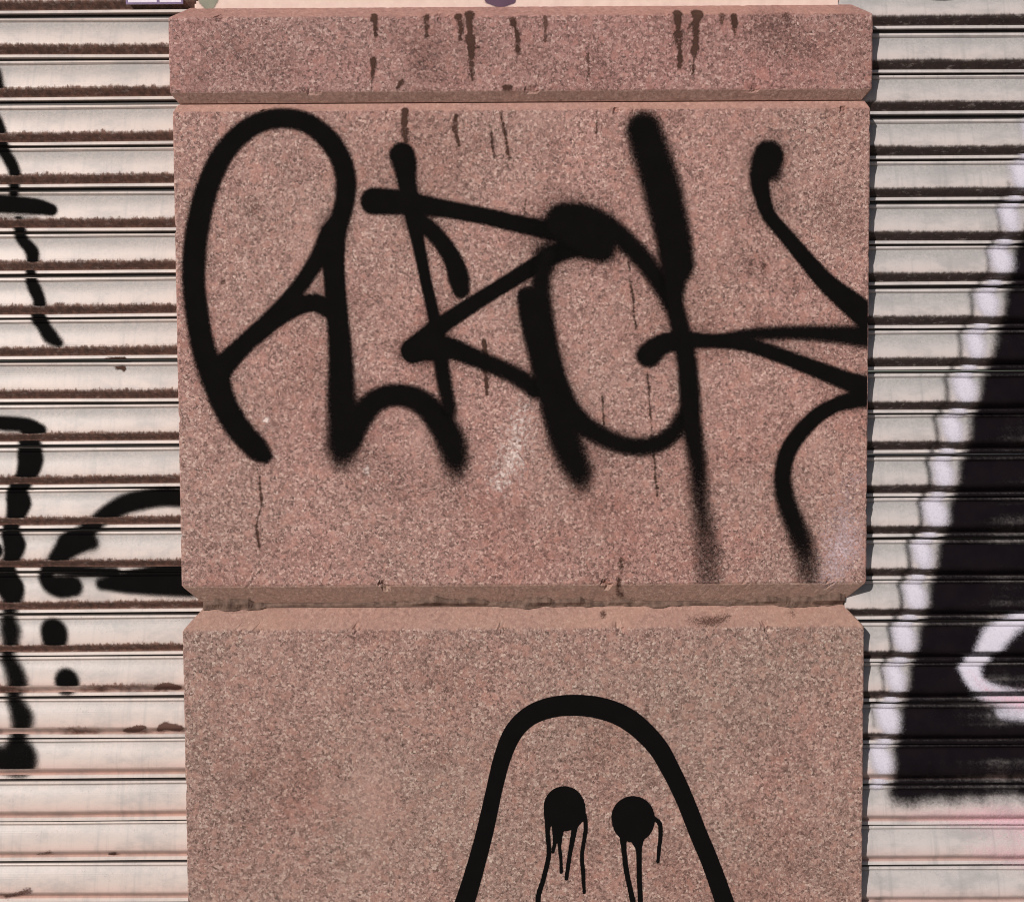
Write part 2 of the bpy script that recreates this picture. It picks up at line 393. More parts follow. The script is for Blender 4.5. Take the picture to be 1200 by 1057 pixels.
# ------------------------------------------------------------------ paint films
def catmull(pts, step=2.0):
    P = np.array([list(p) + [None] * (5 - len(p)) for p in pts], dtype=object)
    # fill missing width / soft / strength from the previous point
    defaults = [10.0, 2.5, 1.0]
    for j in range(3):
        last = defaults[j]
        for r in P:
            if r[2 + j] is None: r[2 + j] = last
            else: last = r[2 + j]
    P = P.astype(float)
    if len(P) == 1: return P
    Q = np.vstack([2 * P[0] - P[1], P, 2 * P[-1] - P[-2]]); out = []
    for i in range(1, len(Q) - 2):
        p0, p1, p2, p3 = Q[i - 1], Q[i], Q[i + 1], Q[i + 2]
        n = max(2, int(np.hypot(*(p2 - p1)[:2]) / step))
        for t in np.linspace(0, 1, n, endpoint=False):
            q = 0.5 * (2 * p1 + (p2 - p0) * t + (2 * p0 - 5 * p1 + 4 * p2 - p3) * t * t + (3 * p1 - p0 - 3 * p2 + p3) * t ** 3)
            l = p1 * (1 - t) + p2 * t; q[2:] = l[2:]; out.append(q)
    out.append(P[-1]); return np.array(out)

def field(xs, zs, strokes, depth, halo, rough=0.0):
    D = np.zeros((len(zs), len(xs)), np.float32)
    zr = zs if zs[0] < zs[-1] else zs[::-1]; flip = zs[0] > zs[-1]
    for st in strokes:
        E = np.zeros_like(D)
        Q = catmull(st)
        if rough:
            sd_ = int(abs(st[0][0] * 7 + st[0][1])); q_ = np.arange(len(Q))
            Q[:, 2] *= 1 + rough * wob(q_ * 0.35, sd_, 5); Q[:, 0] += rough * 1.6 * wob(q_ * 0.25, sd_ + 1, 4); Q[:, 4] *= 1 - 0.45 * np.clip(wob(q_ * 0.22, sd_ + 2, 4), 0, 1)
        for (px, py, w, soft, k) in Q:
            X, Z = at(px, py, depth); r = w / 2 * U; s = soft * U
            R = r + s * (5.0 if halo else 1.05)
            i0, i1 = np.searchsorted(xs, X - R), np.searchsorted(xs, X + R)
            j0, j1 = np.searchsorted(zr, Z - R), np.searchsorted(zr, Z + R)
            if i1 <= i0 or j1 <= j0: continue
            sl_ = slice(len(zs) - j1, len(zs) - j0) if flip else slice(j0, j1)
            d = np.hypot(xs[i0:i1][None, :] - X, zs[sl_][:, None] - Z)
            v = np.clip(0.5 - (d - r) / (2 * s), 0, 1); v = v * v * (3 - 2 * v)
            if halo: v = np.maximum(v, halo * np.exp(-np.clip(d - r, 0, None) / (2.0 * s)) * np.clip((R - d) / s, 0, 1))
            v = (v * k).astype(np.float32)
            E[sl_, i0:i1] = np.maximum(E[sl_, i0:i1], v)
        D = 1 - (1 - D) * (1 - E)
    return D

def bounds(strokes, depth):
    a = np.array([at(p[0], p[1], depth) for s in strokes for p in s]); 
    w = max([p[2] for s in strokes for p in s if len(p) > 2] + [10]); so_ = max([p[3] for s in strokes for p in s if len(p) > 3] + [3])
    m = (w * 0.6 + so_ * 4 + 4) * U
    return a[:, 0].min() - m, a[:, 0].max() + m, a[:, 1].min() - m, a[:, 1].max() + m

def emit(name, parent, origin, P, D, mat, cut):
    R, C = D.shape
    cell = np.maximum(np.maximum(D[:-1, :-1], D[1:, :-1]), np.maximum(D[:-1, 1:], D[1:, 1:])) > cut
    jj, ii = np.nonzero(cell)
    if len(jj) == 0: return None
    a = jj * C + ii; F4 = np.stack([a, a + 1, a + C + 1, a + C], 1)
    used, inv = np.unique(F4, return_inverse=True); F4 = inv.reshape(-1, 4)
    V = P.reshape(-1, 3)[used] - np.array(origin)
    me = mesh_grid(name, V, F4, {'cover': D.reshape(-1)[used]}, smooth=True)
    return link(name, me, mat, parent)

LAYER = [0]
def film(name, parent, blk, strokes, mat, halo=0.0, step=1.5, cut=0.06, label=None, blur=1.0, rough=0.0):
    strokes = [[(p[0], p[1], p[2] + (2.0 if blur > 1 else 0.0), *((p[3] * blur,) if len(p) > 3 else ()), *p[4:]) for p in q] for q in strokes]
    surf, (x0, x1, zb, zt) = blk
    LAYER[0] += 1
    a, b, lo, hi = bounds(strokes, 0.0)
    a, b, lo, hi = max(a, x0), min(b, x1), max(lo, zb), min(hi, zt)
    st = step * U
    xs = np.linspace(a, b, max(3, int((b - a) / st))); zs = np.linspace(lo, hi, max(3, int((hi - lo) / st)))
    D = field(xs, zs, strokes, 0.0, halo, rough)
    y, nz = surf(zs)
    off = (0.00075 if mat in (BLACK, INK) else 0.00022) + 0.00005 * (LAYER[0] % 9)
    P = np.zeros((len(zs), len(xs), 3)); P[..., 0] = xs[None, :]
    P[..., 1] = (y - off)[:, None]; P[..., 2] = (zs + nz * off)[:, None]
    o = emit(name, parent, PL, P, D, mat, cut)
    if o and label: tag(o, label)
    return o

B1, B2, B3 = (s1, e1), (s2, e2), (s3, e3)
h = 0.26
B2F = (s2, (e2[0], e2[1], J2 + 26.6 * c, e2[3]))      # the flat of the face only: the spray missed the chamfer
# first letter: tall loop, leg, cross arc and low arch
L_R = [[(310, 534, 16, 4), (300, 525, 26, 4), (280, 503, 27), (262, 472, 28), (251, 440, 30), (240, 415, 26), (232, 375, 25, 3.5), (227, 328, 25), (229, 285, 25), (236, 245, 25), (246, 212, 24), (262, 180, 23), (285, 155, 22), (310, 142, 21), (334, 139, 21), (358, 144, 21), (381, 160, 22), (397, 182, 22), (405, 208, 22), (404, 235, 21), (397, 262, 19)],
       [(252, 440, 26, 3), (270, 420, 22), (290, 400, 19), (315, 376, 17), (345, 343, 16), (370, 307, 17), (386, 273, 18)],
       [(300, 394, 14, 2.5), (322, 376, 16), (345, 361, 18), (368, 355, 18), (385, 362, 18)],
       [(393, 268, 22, 2.5), (391, 312, 23), (395, 365, 22), (399, 417, 26, 4), (400, 465, 31, 6), (403, 500, 34, 7), (401, 522, 32, 10, .95), (400, 536, 28, 11, .7)],
       [(410, 512, 26, 5), (422, 490, 25), (440, 470, 24), (464, 463, 24, 4), (490, 469, 26, 5), (512, 489, 30, 6), (527, 515, 33, 8), (533, 536, 30, 10, .95), (535, 552, 26, 11, .65)]]
film('painted_letter', b2, B2F, L_R, BLACK, h, blur=1.8, label='black sprayed letter with tall loop at the left edge of the block')
# second: zigzag
L_Z = [[(471, 182, 27, 3), (474, 192, 26), (477, 215, 19), (484, 255, 15, 2), (491, 290, 12), (498, 325, 11), (508, 370, 11.5), (514, 400, 13), (519, 440, 16, 3.5, .95), (527, 480, 16, 5, .9)],
       [(438, 236, 29, 3), (460, 237, 27), (485, 239, 21), (528, 246, 17.5, 2.5), (570, 254, 17), (600, 261, 18, 3), (635, 268, 20, 4), (670, 272, 26, 5)],
       [(490, 258, 16, 4), (507, 272, 17, 3), (522, 290, 18), (532, 308, 20), (537, 325, 23), (540, 339, 18)],
       [(700, 286, 28, 4), (672, 289, 24), (645, 301, 18, 3), (600, 328, 16, 2.5), (560, 353, 16), (520, 379, 18), (498, 396, 20), (484, 411, 25)],
       [(484, 411, 24, 3), (505, 408, 27), (530, 409, 22), (560, 421, 19, 4.5), (598, 437, 19, 5, .97), (628, 456, 21, 6)]]
film('painted_letter', b2, B2F, L_Z, BLACK, h, blur=1.8, label='black sprayed zigzag letter with a flat top bar')
# third: round loop with slanted stroke
L_C = [[(660, 262, 38, 7), (676, 268, 46, 6), (696, 283, 42, 6), (705, 292, 28, 6)],
       [(660, 255, 26, 7), (685, 253, 22, 7), (708, 263, 22), (730, 280, 21, 6), (753, 304, 21), (772, 330, 20), (786, 355, 18)],
       [(640, 300, 24, 8, .9), (634, 330, 20, 6), (635, 360, 22, 5), (640, 400, 24, 4), (649, 440, 24), (664, 474, 23), (682, 496, 22), (705, 511, 21, 5), (734, 522, 20), (764, 522, 20), (787, 509, 20), (803, 485, 18, 6)],
       [(617, 348, 20, 4), (623, 372, 26), (630, 400, 27, 5), (639, 432, 29), (648, 465, 32, 6), (657, 500, 34, 8), (668, 532, 34, 10), (678, 553, 30, 11, .95), (682, 568, 24, 11, .65)]]
film('painted_letter', b2, B2F, L_C, BLACK, h, blur=1.8, label='black sprayed round letter with a slanted stroke through its left side')
# fourth: long vertical with branches to the right edge
L_K = [[(754, 152, 38, 8), (761, 175, 41, 9), (771, 205, 43, 9), (780, 240, 42, 8), (788, 276, 40, 7), (793, 310, 38, 6), (790, 328, 26, 6), (790, 355, 20, 5), (798, 389, 19, 4), (805, 427, 21), (808, 465, 23, 5), (811, 503, 21, 6), (817, 540, 22, 7, .86), (821, 590, 23, 9, .70), (828, 640, 36, 9, .52), (830, 690, 42, 10, .42)],
       [(760, 416, 27, 4), (775, 404, 22, 3), (800, 399, 17), (836, 400, 13), (875, 404, 14, 2.5), (920, 419, 15, 3), (965, 436, 18, 3), (997, 448, 20), (1025, 456, 24)],
       [(1025, 462, 24, 3), (1002, 468, 18), (981, 474, 15, 2.5), (959, 486, 16), (936, 509, 17), (922, 532, 17.5), (917, 557, 18, 3.5), (920, 583, 20, 5), (930, 611, 22, 7), (940, 637, 28, 8, .78), (945, 660, 32, 9, .58), (949, 692, 36, 10, .42)],
       [(840, 397, 7, 3, .8), (875, 392, 11, 4, .92), (920, 390, 14, 5, .95), (965, 391, 17, 5), (1025, 396, 24, 5)],
       [(900, 182, 31, 4), (896, 192, 30, 5), (890, 210, 20, 3), (894, 233, 16, 2.5), (902, 254, 14), (923, 279, 15), (944, 304, 17), (968, 331, 20), (994, 353, 25), (1025, 378, 30)],
       [(905, 185, 20, 6, .9), (908, 205, 12, 7, .75)]]
film('painted_letter', b2, B2F, L_K, BLACK, h, blur=1.8, label='black sprayed letter with long vertical stroke and branches reaching the right edge')

# ghost
G = [[(534, 1080, 23, 1.2), (545, 1055, 23), (558, 1012, 21), (569, 970, 20), (579, 925, 19), (588, 889, 20), (600, 860, 22), (617, 841, 23), (640, 830, 24.5), (670, 826, 25), (706, 830, 26), (738, 844, 26), (768, 872, 24), (787, 904, 22), (803, 938, 21), (818, 976, 21), (833, 1012, 21), (849, 1057, 22), (858, 1085, 22)]]
film('ghost_outline', b3, B3, G, INK, label='thick black painted arch outlining the ghost')
E1 = [[(661.5, 949, 50, 1)], [(661, 944, 48, 1)],
      [(642, 956, 8, 1), (641.5, 975, 5.5), (643, 1000, 5.5), (637, 1028, 5.5), (631, 1048, 6), (630, 1066, 6)],
      [(650, 965, 7, 1), (650, 985, 5), (648, 998, 3)],
      [(657, 968, 8, 1), (655.5, 990, 4.2), (657, 1005, 4), (657.5, 1021, 4.2)],
      [(674, 966, 7, 1), (668, 998, 5), (663.5, 1029, 4.5)],
      [(685, 955, 5, 1), (686, 972, 5), (682, 1000, 4.5), (683, 1020, 5), (684.5, 1045, 4)]]
film('ghost_eye', b3, B3, E1, INK, label='left round black eye with five paint drips')
E2 = [[(741.5, 957, 51, 1)], [(742, 962, 50, 1)], [(746, 978, 20, 1), (747.5, 990, 9)],
      [(729.5, 975, 9, 1), (731, 995, 6), (733.6, 1018, 6), (738, 1040, 6), (743, 1062, 7)],
      [(748, 980, 10, 1), (748.5, 1000, 6.5), (749, 1025, 6), (750.5, 1065, 6)],
      [(766, 958, 5, 1), (772.5, 964, 5.5), (774, 976, 5), (772, 995, 4.5), (770.8, 1009, 4)]]
film('ghost_eye', b3, B3, E2, INK, label='right round black eye with three paint drips')

# drips and stains
d1 = [([[(438.5, 19, 6), (440, 49, 5)]], STAIN), ([[(437.5, 70, 5), (436, 103, 3.5)]], STAIN), ([[(500, 19, 6.5), (500, 42, 5)]], STAIN),
      ([[(537, 19, 8), (539.5, 30, 6), (540, 47, 5)], [(533, 20, 3), (540, 30, 4)]], STAIN),
      ([[(550, 15, 9), (551, 40, 8), (552.5, 70, 7), (554, 94, 3.5)], [(551, 57, 4), (561, 56, 3)]], STAIN),
      ([[(601, 24, 6), (605.5, 40, 6), (607, 62, 4.5)]], STAIN), ([[(465, 103, 3), (471, 96, 4)]], STAIN), ([[(592, 103, 5), (597, 103, 6)]], STAIN),
      ([[(639, 21, 4), (638.5, 48, 4)]], FAINT), ([[(794, 14, 9), (795, 45, 8), (797, 79, 4)]], STAIN),
      ([[(818, 14, 9), (815, 45, 7.5), (812.5, 86, 3)], [(806, 34, 3), (816, 22, 4)]], STAIN), ([[(860, 20, 6), (861, 44, 4)]], STAIN),
      ([[(846, 19, 7), (845, 27, 4)]], FAINT), ([[(921, 19, 9, 4, .5), (924, 30, 6, 4, .4)]], FAINT), ([[(689, 64, 3), (690, 88, 2.5)]], FAINT)]
for s, m_ in d1: film('drip_stain', b1, B1, s, m_, step=0.8, rough=0.42)
d2 = [([[(475, 130, 9), (474, 146, 8), (475, 166, 6)]], STAIN), ([[(534, 136, 6), (533, 152, 6), (538, 170, 4)]], STAIN), ([[(574.5, 147, 2.6), (579, 184, 3)]], STAIN),
      ([[(587, 133, 3), (592, 160, 3), (597, 186, 4)]], STAIN), ([[(736, 308, 2.4), (741, 345, 2.4), (745, 386, 3)]], STAIN), ([[(706, 465, 2.2), (707.5, 497, 2.2)]], STAIN),
      ([[(758.6, 436, 2.2), (764, 510, 2.2), (769, 565, 3), (770, 581, 3.5)]], STAIN), ([[(567.5, 400, 6), (569, 430, 5), (570.6, 462, 4)]], STAIN),
      ([[(301, 545, 2.4), (304.5, 566, 3), (306, 592, 3), (301, 614, 2.6), (303, 640, 3.4)]], STAIN), ([[(616, 234, 2), (615, 250, 2)]], FAINT), ([[(699, 132, 2), (699, 156, 2)]], FAINT),
      ([[(728, 655, 5, 4, .7), (725, 690, 7, 3), (730, 701, 7), (735, 711, 5)]], STAIN)]
for s, m_ in d2: film('drip_stain', b2, B2, s, m_, step=0.8, rough=0.34)
for st_ in ([(614, 476, 12, 18, .36), (606, 505, 26, 20, .46), (602, 535, 26, 20, .50), (586, 566, 20, 16, .44)], [(312, 493, 7, 3, .8)], [(430, 551, 6, 4, .7)]):
    film('pale_scuff', b2, B2, [st_], SCUFF, step=2)
film('lilac_overspray', b2, B2, [[(988, 585, 34, 34, .44), (988, 635, 50, 38, .66), (975, 672, 44, 30, .55)], [(1003, 560, 20, 20, .4)]], LILAC, step=3)
for st_ in ([(262, 331, 8, 5, .7)], [(895, 311, 7, 4, .8)], [(880, 309, 5, 4, .7)], [(300, 245, 14, 14, .5)], [(868, 250, 30, 26, .30), (915, 240, 36, 28, .34)], [(970, 235, 34, 30, .34), (990, 270, 26, 24, .30)], [(880, 312, 30, 22, .36)], [(930, 335, 24, 22, .32)], [(340, 200, 34, 26, .26)], [(245, 310, 20, 22, .34)], [(420, 340, 24, 26, .26)], [(640, 170, 40, 26, .24)], [(440, 560, 60, 20, .2), (520, 575, 50, 20, .22)]):
    film('dark_smudge', b2, B2, [st_], MOTTLE if st_[0][2] > 12 else FAINT, step=2)
for st_ in ([(808, 728, 9, 8, .5), (826, 730, 11, 8, .75), (842, 728, 10, 8, .8), (856, 724, 7, 6, .6)], [(931, 720, 10, 8, .55)], [(708, 722, 8, 4, .75)]):
    film('dark_smudge', b3, B3, [st_], FAINT, step=1.5)

BU = ((lambda z: (np.zeros_like(z) + 0.0275, np.zeros_like(z))), (xa + .005, xb - .005, zt0 - 0.002, zt0 + 0.3))
film('dark_mark', ub, BU, [[(572, -6, 8, 2), (586, -2, 9), (600, -6, 9)]], paint('purple_grey_mark', (0.10, 0.06, 0.09)))
film('grey_daub', ub, BU, [[(234, -6, 12, 3), (240, 0, 11), (246, -6, 9)]], GREYGREEN)

for st_ in ([(270, 60, 40, 26, .26), (330, 80, 30, 24, .24)], [(500, 70, 44, 20, .30)], [(560, 60, 30, 24, .28)], [(905, 40, 60, 18, .34), (950, 60, 30, 20, .3)], [(800, 40, 30, 18, .34)], [(700, 85, 50, 18, .22)]):
    film('dark_smudge', b1, B1, [st_], MOTTLE, step=2)
for st_ in ([(270, 900, 50, 50, .16), (290, 960, 70, 60, .18), (250, 1010, 50, 50, .15)], [(880, 850, 60, 54, .14), (930, 900, 50, 50, .14)], [(960, 1000, 60, 50, .18)]):
    film('dark_smudge', b3, B3, [st_], MOTTLE, step=2)

# ------------------------------------------------------------------ roller shutters
SY = 17 * U                                   # the outermost bulge of the slats stands this far behind the pier face
# profile of one slat, (t down, y inward) in picture units; t runs 0..50
def arc(cx, cy, r, a0, a1, n): return [(cx - r * math.sin(math.radians(a)), cy - r * math.cos(math.radians(a))) for a in np.linspace(a0, a1, n)]
FRONT = [(0.0, 9.4), (2.2, 9.4), (2.5, 8.6), (3.3, 7.6), (5.2, 7.0), (6.6, 8.3), (7.4, 9.4), (8.2, 8.8)]
for i in range(1, 12):
    q = i / 11; FRONT.append((8.2 + 26.8 * q, 8.8 * (1 - q) ** 1.35 * (1 - 0.15 * math.sin(q * 3.14)) + 0.0))
FRONT += [(36.6, 0.5), (38.2, 1.9), (40.5, 4.6), (43.0, 7.4), (44.5, 8.6), (44.8, 6.6), (45.3, 5.4), (46.2, 4.7), (49.0, 3.9), (49.5, 4.6), (49.7, 9.0), (50.0, 9.4)]
FP = np.array(FRONT)

NXS = 10
def deform(x0, x1, var):
    xs = np.linspace(x0, x1, NXS + 1)
    return xs, wob(xs * 3, var, 3) * 0.5 * U, wob(xs * 5, var + 50, 4) * 0.7 * U
def slat_mesh(x0, x1, pitch, var):
    k = pitch / 50.0; nx = NXS; P = []; T = []
    xs, sag, dent = deform(x0, x1, var)
    prof = list(FRONT) + [(50.0, 22.0), (0.0, 22.0)]
    for i, x in enumerate(xs):
        for (t, y) in prof:
            bulge = math.exp(-((t - 26) / 12) ** 2)
            P.append((x, y * U + dent[i] * bulge, -t * k + (sag[i] * (1 if 3.5 < t < 49.6 else 0)))); T.append(t)
    m = len(prof); fs = []
    for i in range(nx):
        for j in range(m):
            a, b = i * m + j, i * m + (j + 1) % m
            fs.append((a, b, b + m, a + m))
    fs.append(tuple(range(m))[::-1]); fs.append(tuple(nx * m + j for j in range(m)))
    me = mesh_grid('slat', P, fs, {'t': T})
    bm = bmesh.new(); bm.from_mesh(me); bmesh.ops.recalc_face_normals(bm, faces=bm.faces); bm.to_mesh(me); bm.free()
    return me

def shutter(x0, x1, sx0, sx1, lines, pxref, mat, label, soil):
    zz = np.array([at(pxref, y, SY + 8 * U)[1] for y in lines]); k = np.arange(len(zz))
    a, b = np.polyfit(k, zz, 1); pitch = -a
    root = empty('roller_shutter', ((x0 + x1) / 2, SY, 0)); tag(root, label, 'shutter', 'metal roller shutters beside the pier')
    variants = [slat_mesh(x0 - root.location.x, x1 - root.location.x, pitch, 60 + v) for v in range(4)]
    short = [slat_mesh(sx0 - root.location.x, sx1 - root.location.x, pitch, 60 + v) for v in range(4)]   # slats ending at the open groove of the pier
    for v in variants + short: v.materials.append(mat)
    tops = []
    i = -4
    while b + a * i - pitch > 0.01:
        z = b + a * i + 2.0 / 50 * pitch
        yj, rj = random.uniform(-.5, .5) * U, random.uniform(-.0006, .0006)
        z += (0.55 if i % 2 else -0.55) * U + random.uniform(-.3, .3) * U
        at_groove = z > J2 - 30 * U and z - pitch < J2 + 30 * U
        o = bpy.data.objects.new('slat', (short if at_groove else variants)[i % 4]); COL.objects.link(o); o.parent = root
        o.location = (0, yj, z); o.rotation_euler = (0, rj, 0)
        o['soil'] = soil(i); o['shift'] = random.uniform(0, 20)  # per-slat weight of grime and of the painted face shading
        tops.append((z, yj, rj, deform((sx0 if at_groove else x0) - root.location.x, (sx1 if at_groove else x1) - root.location.x, 60 + i % 4))); i += 1
    # steel foot bar under the last slat
    z = b + a * i + 2.0 / 50 * pitch
    fb = boxmesh('foot_bar', x0, x1, SY + 3 * U, SY + 22 * U, 0.002, z - 0.001, root.location)
    link('foot_bar', fb, mat, root)['soil'] = 1.0
    return root, tops, pitch

LL = [21, 69.5, 122, 172, 224, 273.5, 325, 374, 425, 474.5, 524, 574, 622.5, 670.5, 720, 769, 817, 864.5, 913, 962, 1009, 1057]
LR = [37, 89, 139, 189, 237, 288, 337, 386.5, 436.5, 485, 537, 583, 630.5, 680, 728, 776, 823, 872, 919.5, 965.5, 1013]
xl0 = at(-750, 500)[0]; xr1 = at(1950, 500)[0]
soil_shadeL = lambda i: 1.25 if i < 10 else (1.1 if i < 13 else {13: 1.0, 14: .95, 15: .48, 16: .30, 17: .12, 18: .10, 19: .16, 20: .16}.get(i, .2))
soil_shadeR = lambda i: 1.4 if i < 9 else (1.15 if i < 14 else {14: .9, 15: .6, 16: .45, 17: .2, 18: .1, 19: .12}.get(i, .15))
shl, topsL, pitchL = shutter(xl0, XL + 27 * U, xl0, XL + 20.3 * U, LL, 100, SLATM[0], 'cream slatted roller shutter left of the pier with dotted black paint lines', soil_shadeL)
shr, topsR, pitchR = shutter(XR - 34 * U, xr1, XR - 20.5 * U, xr1, LR, 1110, SLATM[1], 'grey slatted roller shutter right of the pier with white edged black shape', soil_shadeR)

FILML = [0]
def slat_film(name, root, tops, pitch, strokes, mat, clipx, halo=0.0, step=2.0, cut=0.06, label=None, under=0.17, poly=None):
    FILML[0] += 1
    dep = SY + 4 * U
    a, b, lo, hi = bounds(strokes, dep) if poly is None else poly[0]
    a, b = max(a, clipx[0]), min(b, clipx[1])
    st = step * U; xs = np.linspace(a, b, max(3, int((b - a) / st)))
    off = 0.00030 + 0.00008 * FILML[0]
    # rows down the visible front of every slat crossed
    t = FP[:, 0]; y = FP[:, 1]
    ts = []; 
    for i in range(len(FP) - 1):
        seg = math.hypot(t[i + 1] - t[i], y[i + 1] - y[i]); n = max(1, int(seg / 1.6))
        for q in range(n): ts.append((t[i] + (t[i + 1] - t[i]) * q / n, y[i] + (y[i + 1] - y[i]) * q / n))
    ts = np.array([q for q in ts if 2.4 <= q[0] <= 49.6])
    tt, yy = ts[:, 0], ts[:, 1]
    dt = np.gradient(tt); dy = np.gradient(yy); L = np.hypot(dt, dy) + 1e-9
    ny, nz = -np.abs(dt) / L, np.where(True, -dy / L, 0)     # outward is -y ; a face turning inward as t grows looks down
    nz = -(dy / L)
    fac = np.where((tt > 36.5) & (tt < 45.2), under, 1.0)
    rows = []
    for (z, yj, rj, df) in tops:
        if z - pitch > hi or z < lo: continue
        for k in range(len(tt)):
            rows.append((z - tt[k] * pitch / 50, SY + yj + yy[k] * U, ny[k], nz[k], fac[k], rj, tt[k]))
        rows.append(df)
    # separate strip for each slat
    Pall, Dall = [], []
    strips = []; cur = []
    for r in rows:
        if len(r) == 3: strips.append((cur, r)); cur = []
        else: cur.append(r)
    V = []; Fc = []; Dn = []
    for s, df in strips:
        A = np.array(s); zs = A[:, 0]
        zs_m = np.minimum.accumulate(zs)
        D = field(xs, zs_m, strokes, dep, halo) if poly is None else poly[1](xs, zs_m)
        if poly is None:
            hollow = np.clip((A[:, 1] - SY) / U, 0, 9)
            D = np.stack([np.interp(xs + 0.75 * hv * U, xs, row) for hv, row in zip(hollow, D)])
        D = D * A[:, 4][:, None]
        if poly is not None: D = D * np.where(((A[:, 6] > 45.2) & (A[:, 6] < 48.5)) | ((A[:, 6] > 3.2) & (A[:, 6] < 6)), 0.74, 1.0)[:, None]  # thinner black on bead and lip paints their highlights in
        if D.max() < cut: continue
        P = np.zeros((len(zs), len(xs), 3)); P[..., 0] = xs[None, :]
        rx = xs[None, :] - root.location.x
        sg = np.interp(rx[0], df[0], df[1])[None, :]; dn = np.interp(rx[0], df[0], df[2])[None, :]
        bul = np.exp(-((A[:, 6] - 26) / 12) ** 2)[:, None]
        P[..., 1] = (A[:, 1] + A[:, 2] * off)[:, None] + dn * bul
        P[..., 2] = (zs + A[:, 3] * off)[:, None] - np.sin(A[:, 5])[:, None] * rx + sg
        C = len(xs); cell = np.maximum(np.maximum(D[:-1, :-1], D[1:, :-1]), np.maximum(D[:-1, 1:], D[1:, 1:])) > cut
        jj, ii = np.nonzero(cell); q = jj * C + ii; F4 = np.stack([q, q + 1, q + C + 1, q + C], 1)
        used, inv = np.unique(F4, return_inverse=True)
        Fc.append(inv.reshape(-1, 4) + sum(len(v) for v in V)); V.append(P.reshape(-1, 3)[used] - np.array(root.location)); Dn.append(D.reshape(-1)[used])
    if not V: return None
    me = mesh_grid(name, np.vstack(V), np.vstack(Fc), {'cover': np.concatenate(Dn)}, smooth=True)
    o = link(name, me, mat, root)
    if label: tag(o, label)
    return o

cl = (xl0, XL + 19.5 * U)
def lf(name, strokes, label, mat=SHBLACK, **kw):
    kw_w = 0.86 if name == 'paint_line' and len(strokes) == 1 else 1.12
    if mat is SHBLACK: strokes = [[(*p[:2], *((p[2] * kw_w + 2.0,) if len(p) > 2 else ()), *((p[3] * 2.0,) if len(p) > 3 else ()), *p[4:]) for p in q] for q in strokes]; kw['halo'] = 0.16
    return slat_film(name, shl, topsL, pitchL, strokes, mat, cl, label=label, **kw)
PL_ = lambda *strokes: [lf('paint_line', [q], 'thin black paint line, one dash of the broken line on the upper slats') for q in strokes]
PL_([(-2, 84, 12, 4), (-1, 102, 14)], [(-4, 134, 12, 3), (1, 148, 12, 3), (7, 172, 12), (14, 188, 14), (19, 204, 13), (20, 226, 10)], [(24, 262, 12, 3), (30, 280, 13), (40, 296, 16), (39, 318, 10), (44, 338, 16), (48, 352, 14), (48, 370, 16), (54, 380, 16), (61, 394, 19, 4), (70, 402, 10, 4)])
lf('paint_bar', [[(-30, 238, 17, 2.5), (10, 240, 17), (45, 243, 15), (62, 247, 11)], [(-10, 256, 8, 8, .5), (40, 258, 10, 8, .4)]], 'short black paint bar at the left edge')
lf('paint_line', [[(-30, 494, 12, 3), (10, 496, 13), (35, 498, 12), (50, 503, 8)], [(37, 512, 18, 3), (39, 536, 25), (31, 560, 18), (24, 574, 18), (25, 588, 24), (18, 610, 14), (16, 624, 16), (20, 638, 22), (15, 655, 14), (10, 670, 18), (15, 688, 27), (16, 705, 18, 5, .8), (14, 722, 14), (15, 738, 22), (14, 755, 16), (12, 768, 14), (19, 785, 20), (22, 800, 22), (19, 818, 13), (28, 840, 24), (24, 866, 16), (25, 886, 38), (22, 892, 34), (0, 888, 26), (-25, 886, 24)]], 'heavy dotted black paint line with blob at its lower end')
lf('paint_curve', [[(225, 584, 18, 4), (195, 583, 18), (172, 586, 18), (148, 592, 17), (125, 604, 15), (108, 620, 15), (92, 634, 20), (78, 645, 18), (64, 660, 12), (58, 673, 12), (62, 684, 16), (74, 688, 20), (88, 687, 18)], [(85, 637, 18, 5), (110, 636, 12, 5)], [(66, 668, 6, 3), (100, 670, 8), (138, 671, 7)], [(122, 685, 8, 4), (150, 683, 19), (180, 681, 27), (225, 680, 33)], [(160, 674, 6, 3), (225, 668, 9, 3)]], 'black sprayed open curve ending at the pier edge')
lf('paint_dot', [[(66, 740, 26, 4), (66, 746, 25, 4)]], 'larger round black paint dot below the curve')
lf('paint_dot', [[(80, 797, 23, 4), (81, 801, 22, 4)]], 'smaller black paint dot below the larger one')
lf('brown_mark', [[(126, 422, 3, 1), (140, 421, 5), (148, 421, 6)], [(138, 431, 2, 1), (149, 432, 7)]], 'small brown wedge mark on a clean slat', STAIN, step=1.0, under=1)
lf('paint_dot', [[(-4, 645, 16, 3)]], 'black paint dot cut by the left edge of the photo')
for st_ in [[(186, 806, 6, 2), (196, 803, 9), (212, 806, 8)], [(150, 855, 6, 2), (162, 854, 11), (170, 851, 5)], [(190, 853, 9, 2), (195, 850, 10), (213, 853, 8)], [(132, 1000, 4, 1.5), (137, 1000, 7)], [(48, 1000, 4, 2, .7), (60, 997, 6, 2, .7)], [(12, 1050, 9, 3, .7), (36, 1042, 8, 3, .7)]]:
    lf('brown_mark', [st_], 'dull brown smear on a lower slat', FAINT, step=1.0, under=1)

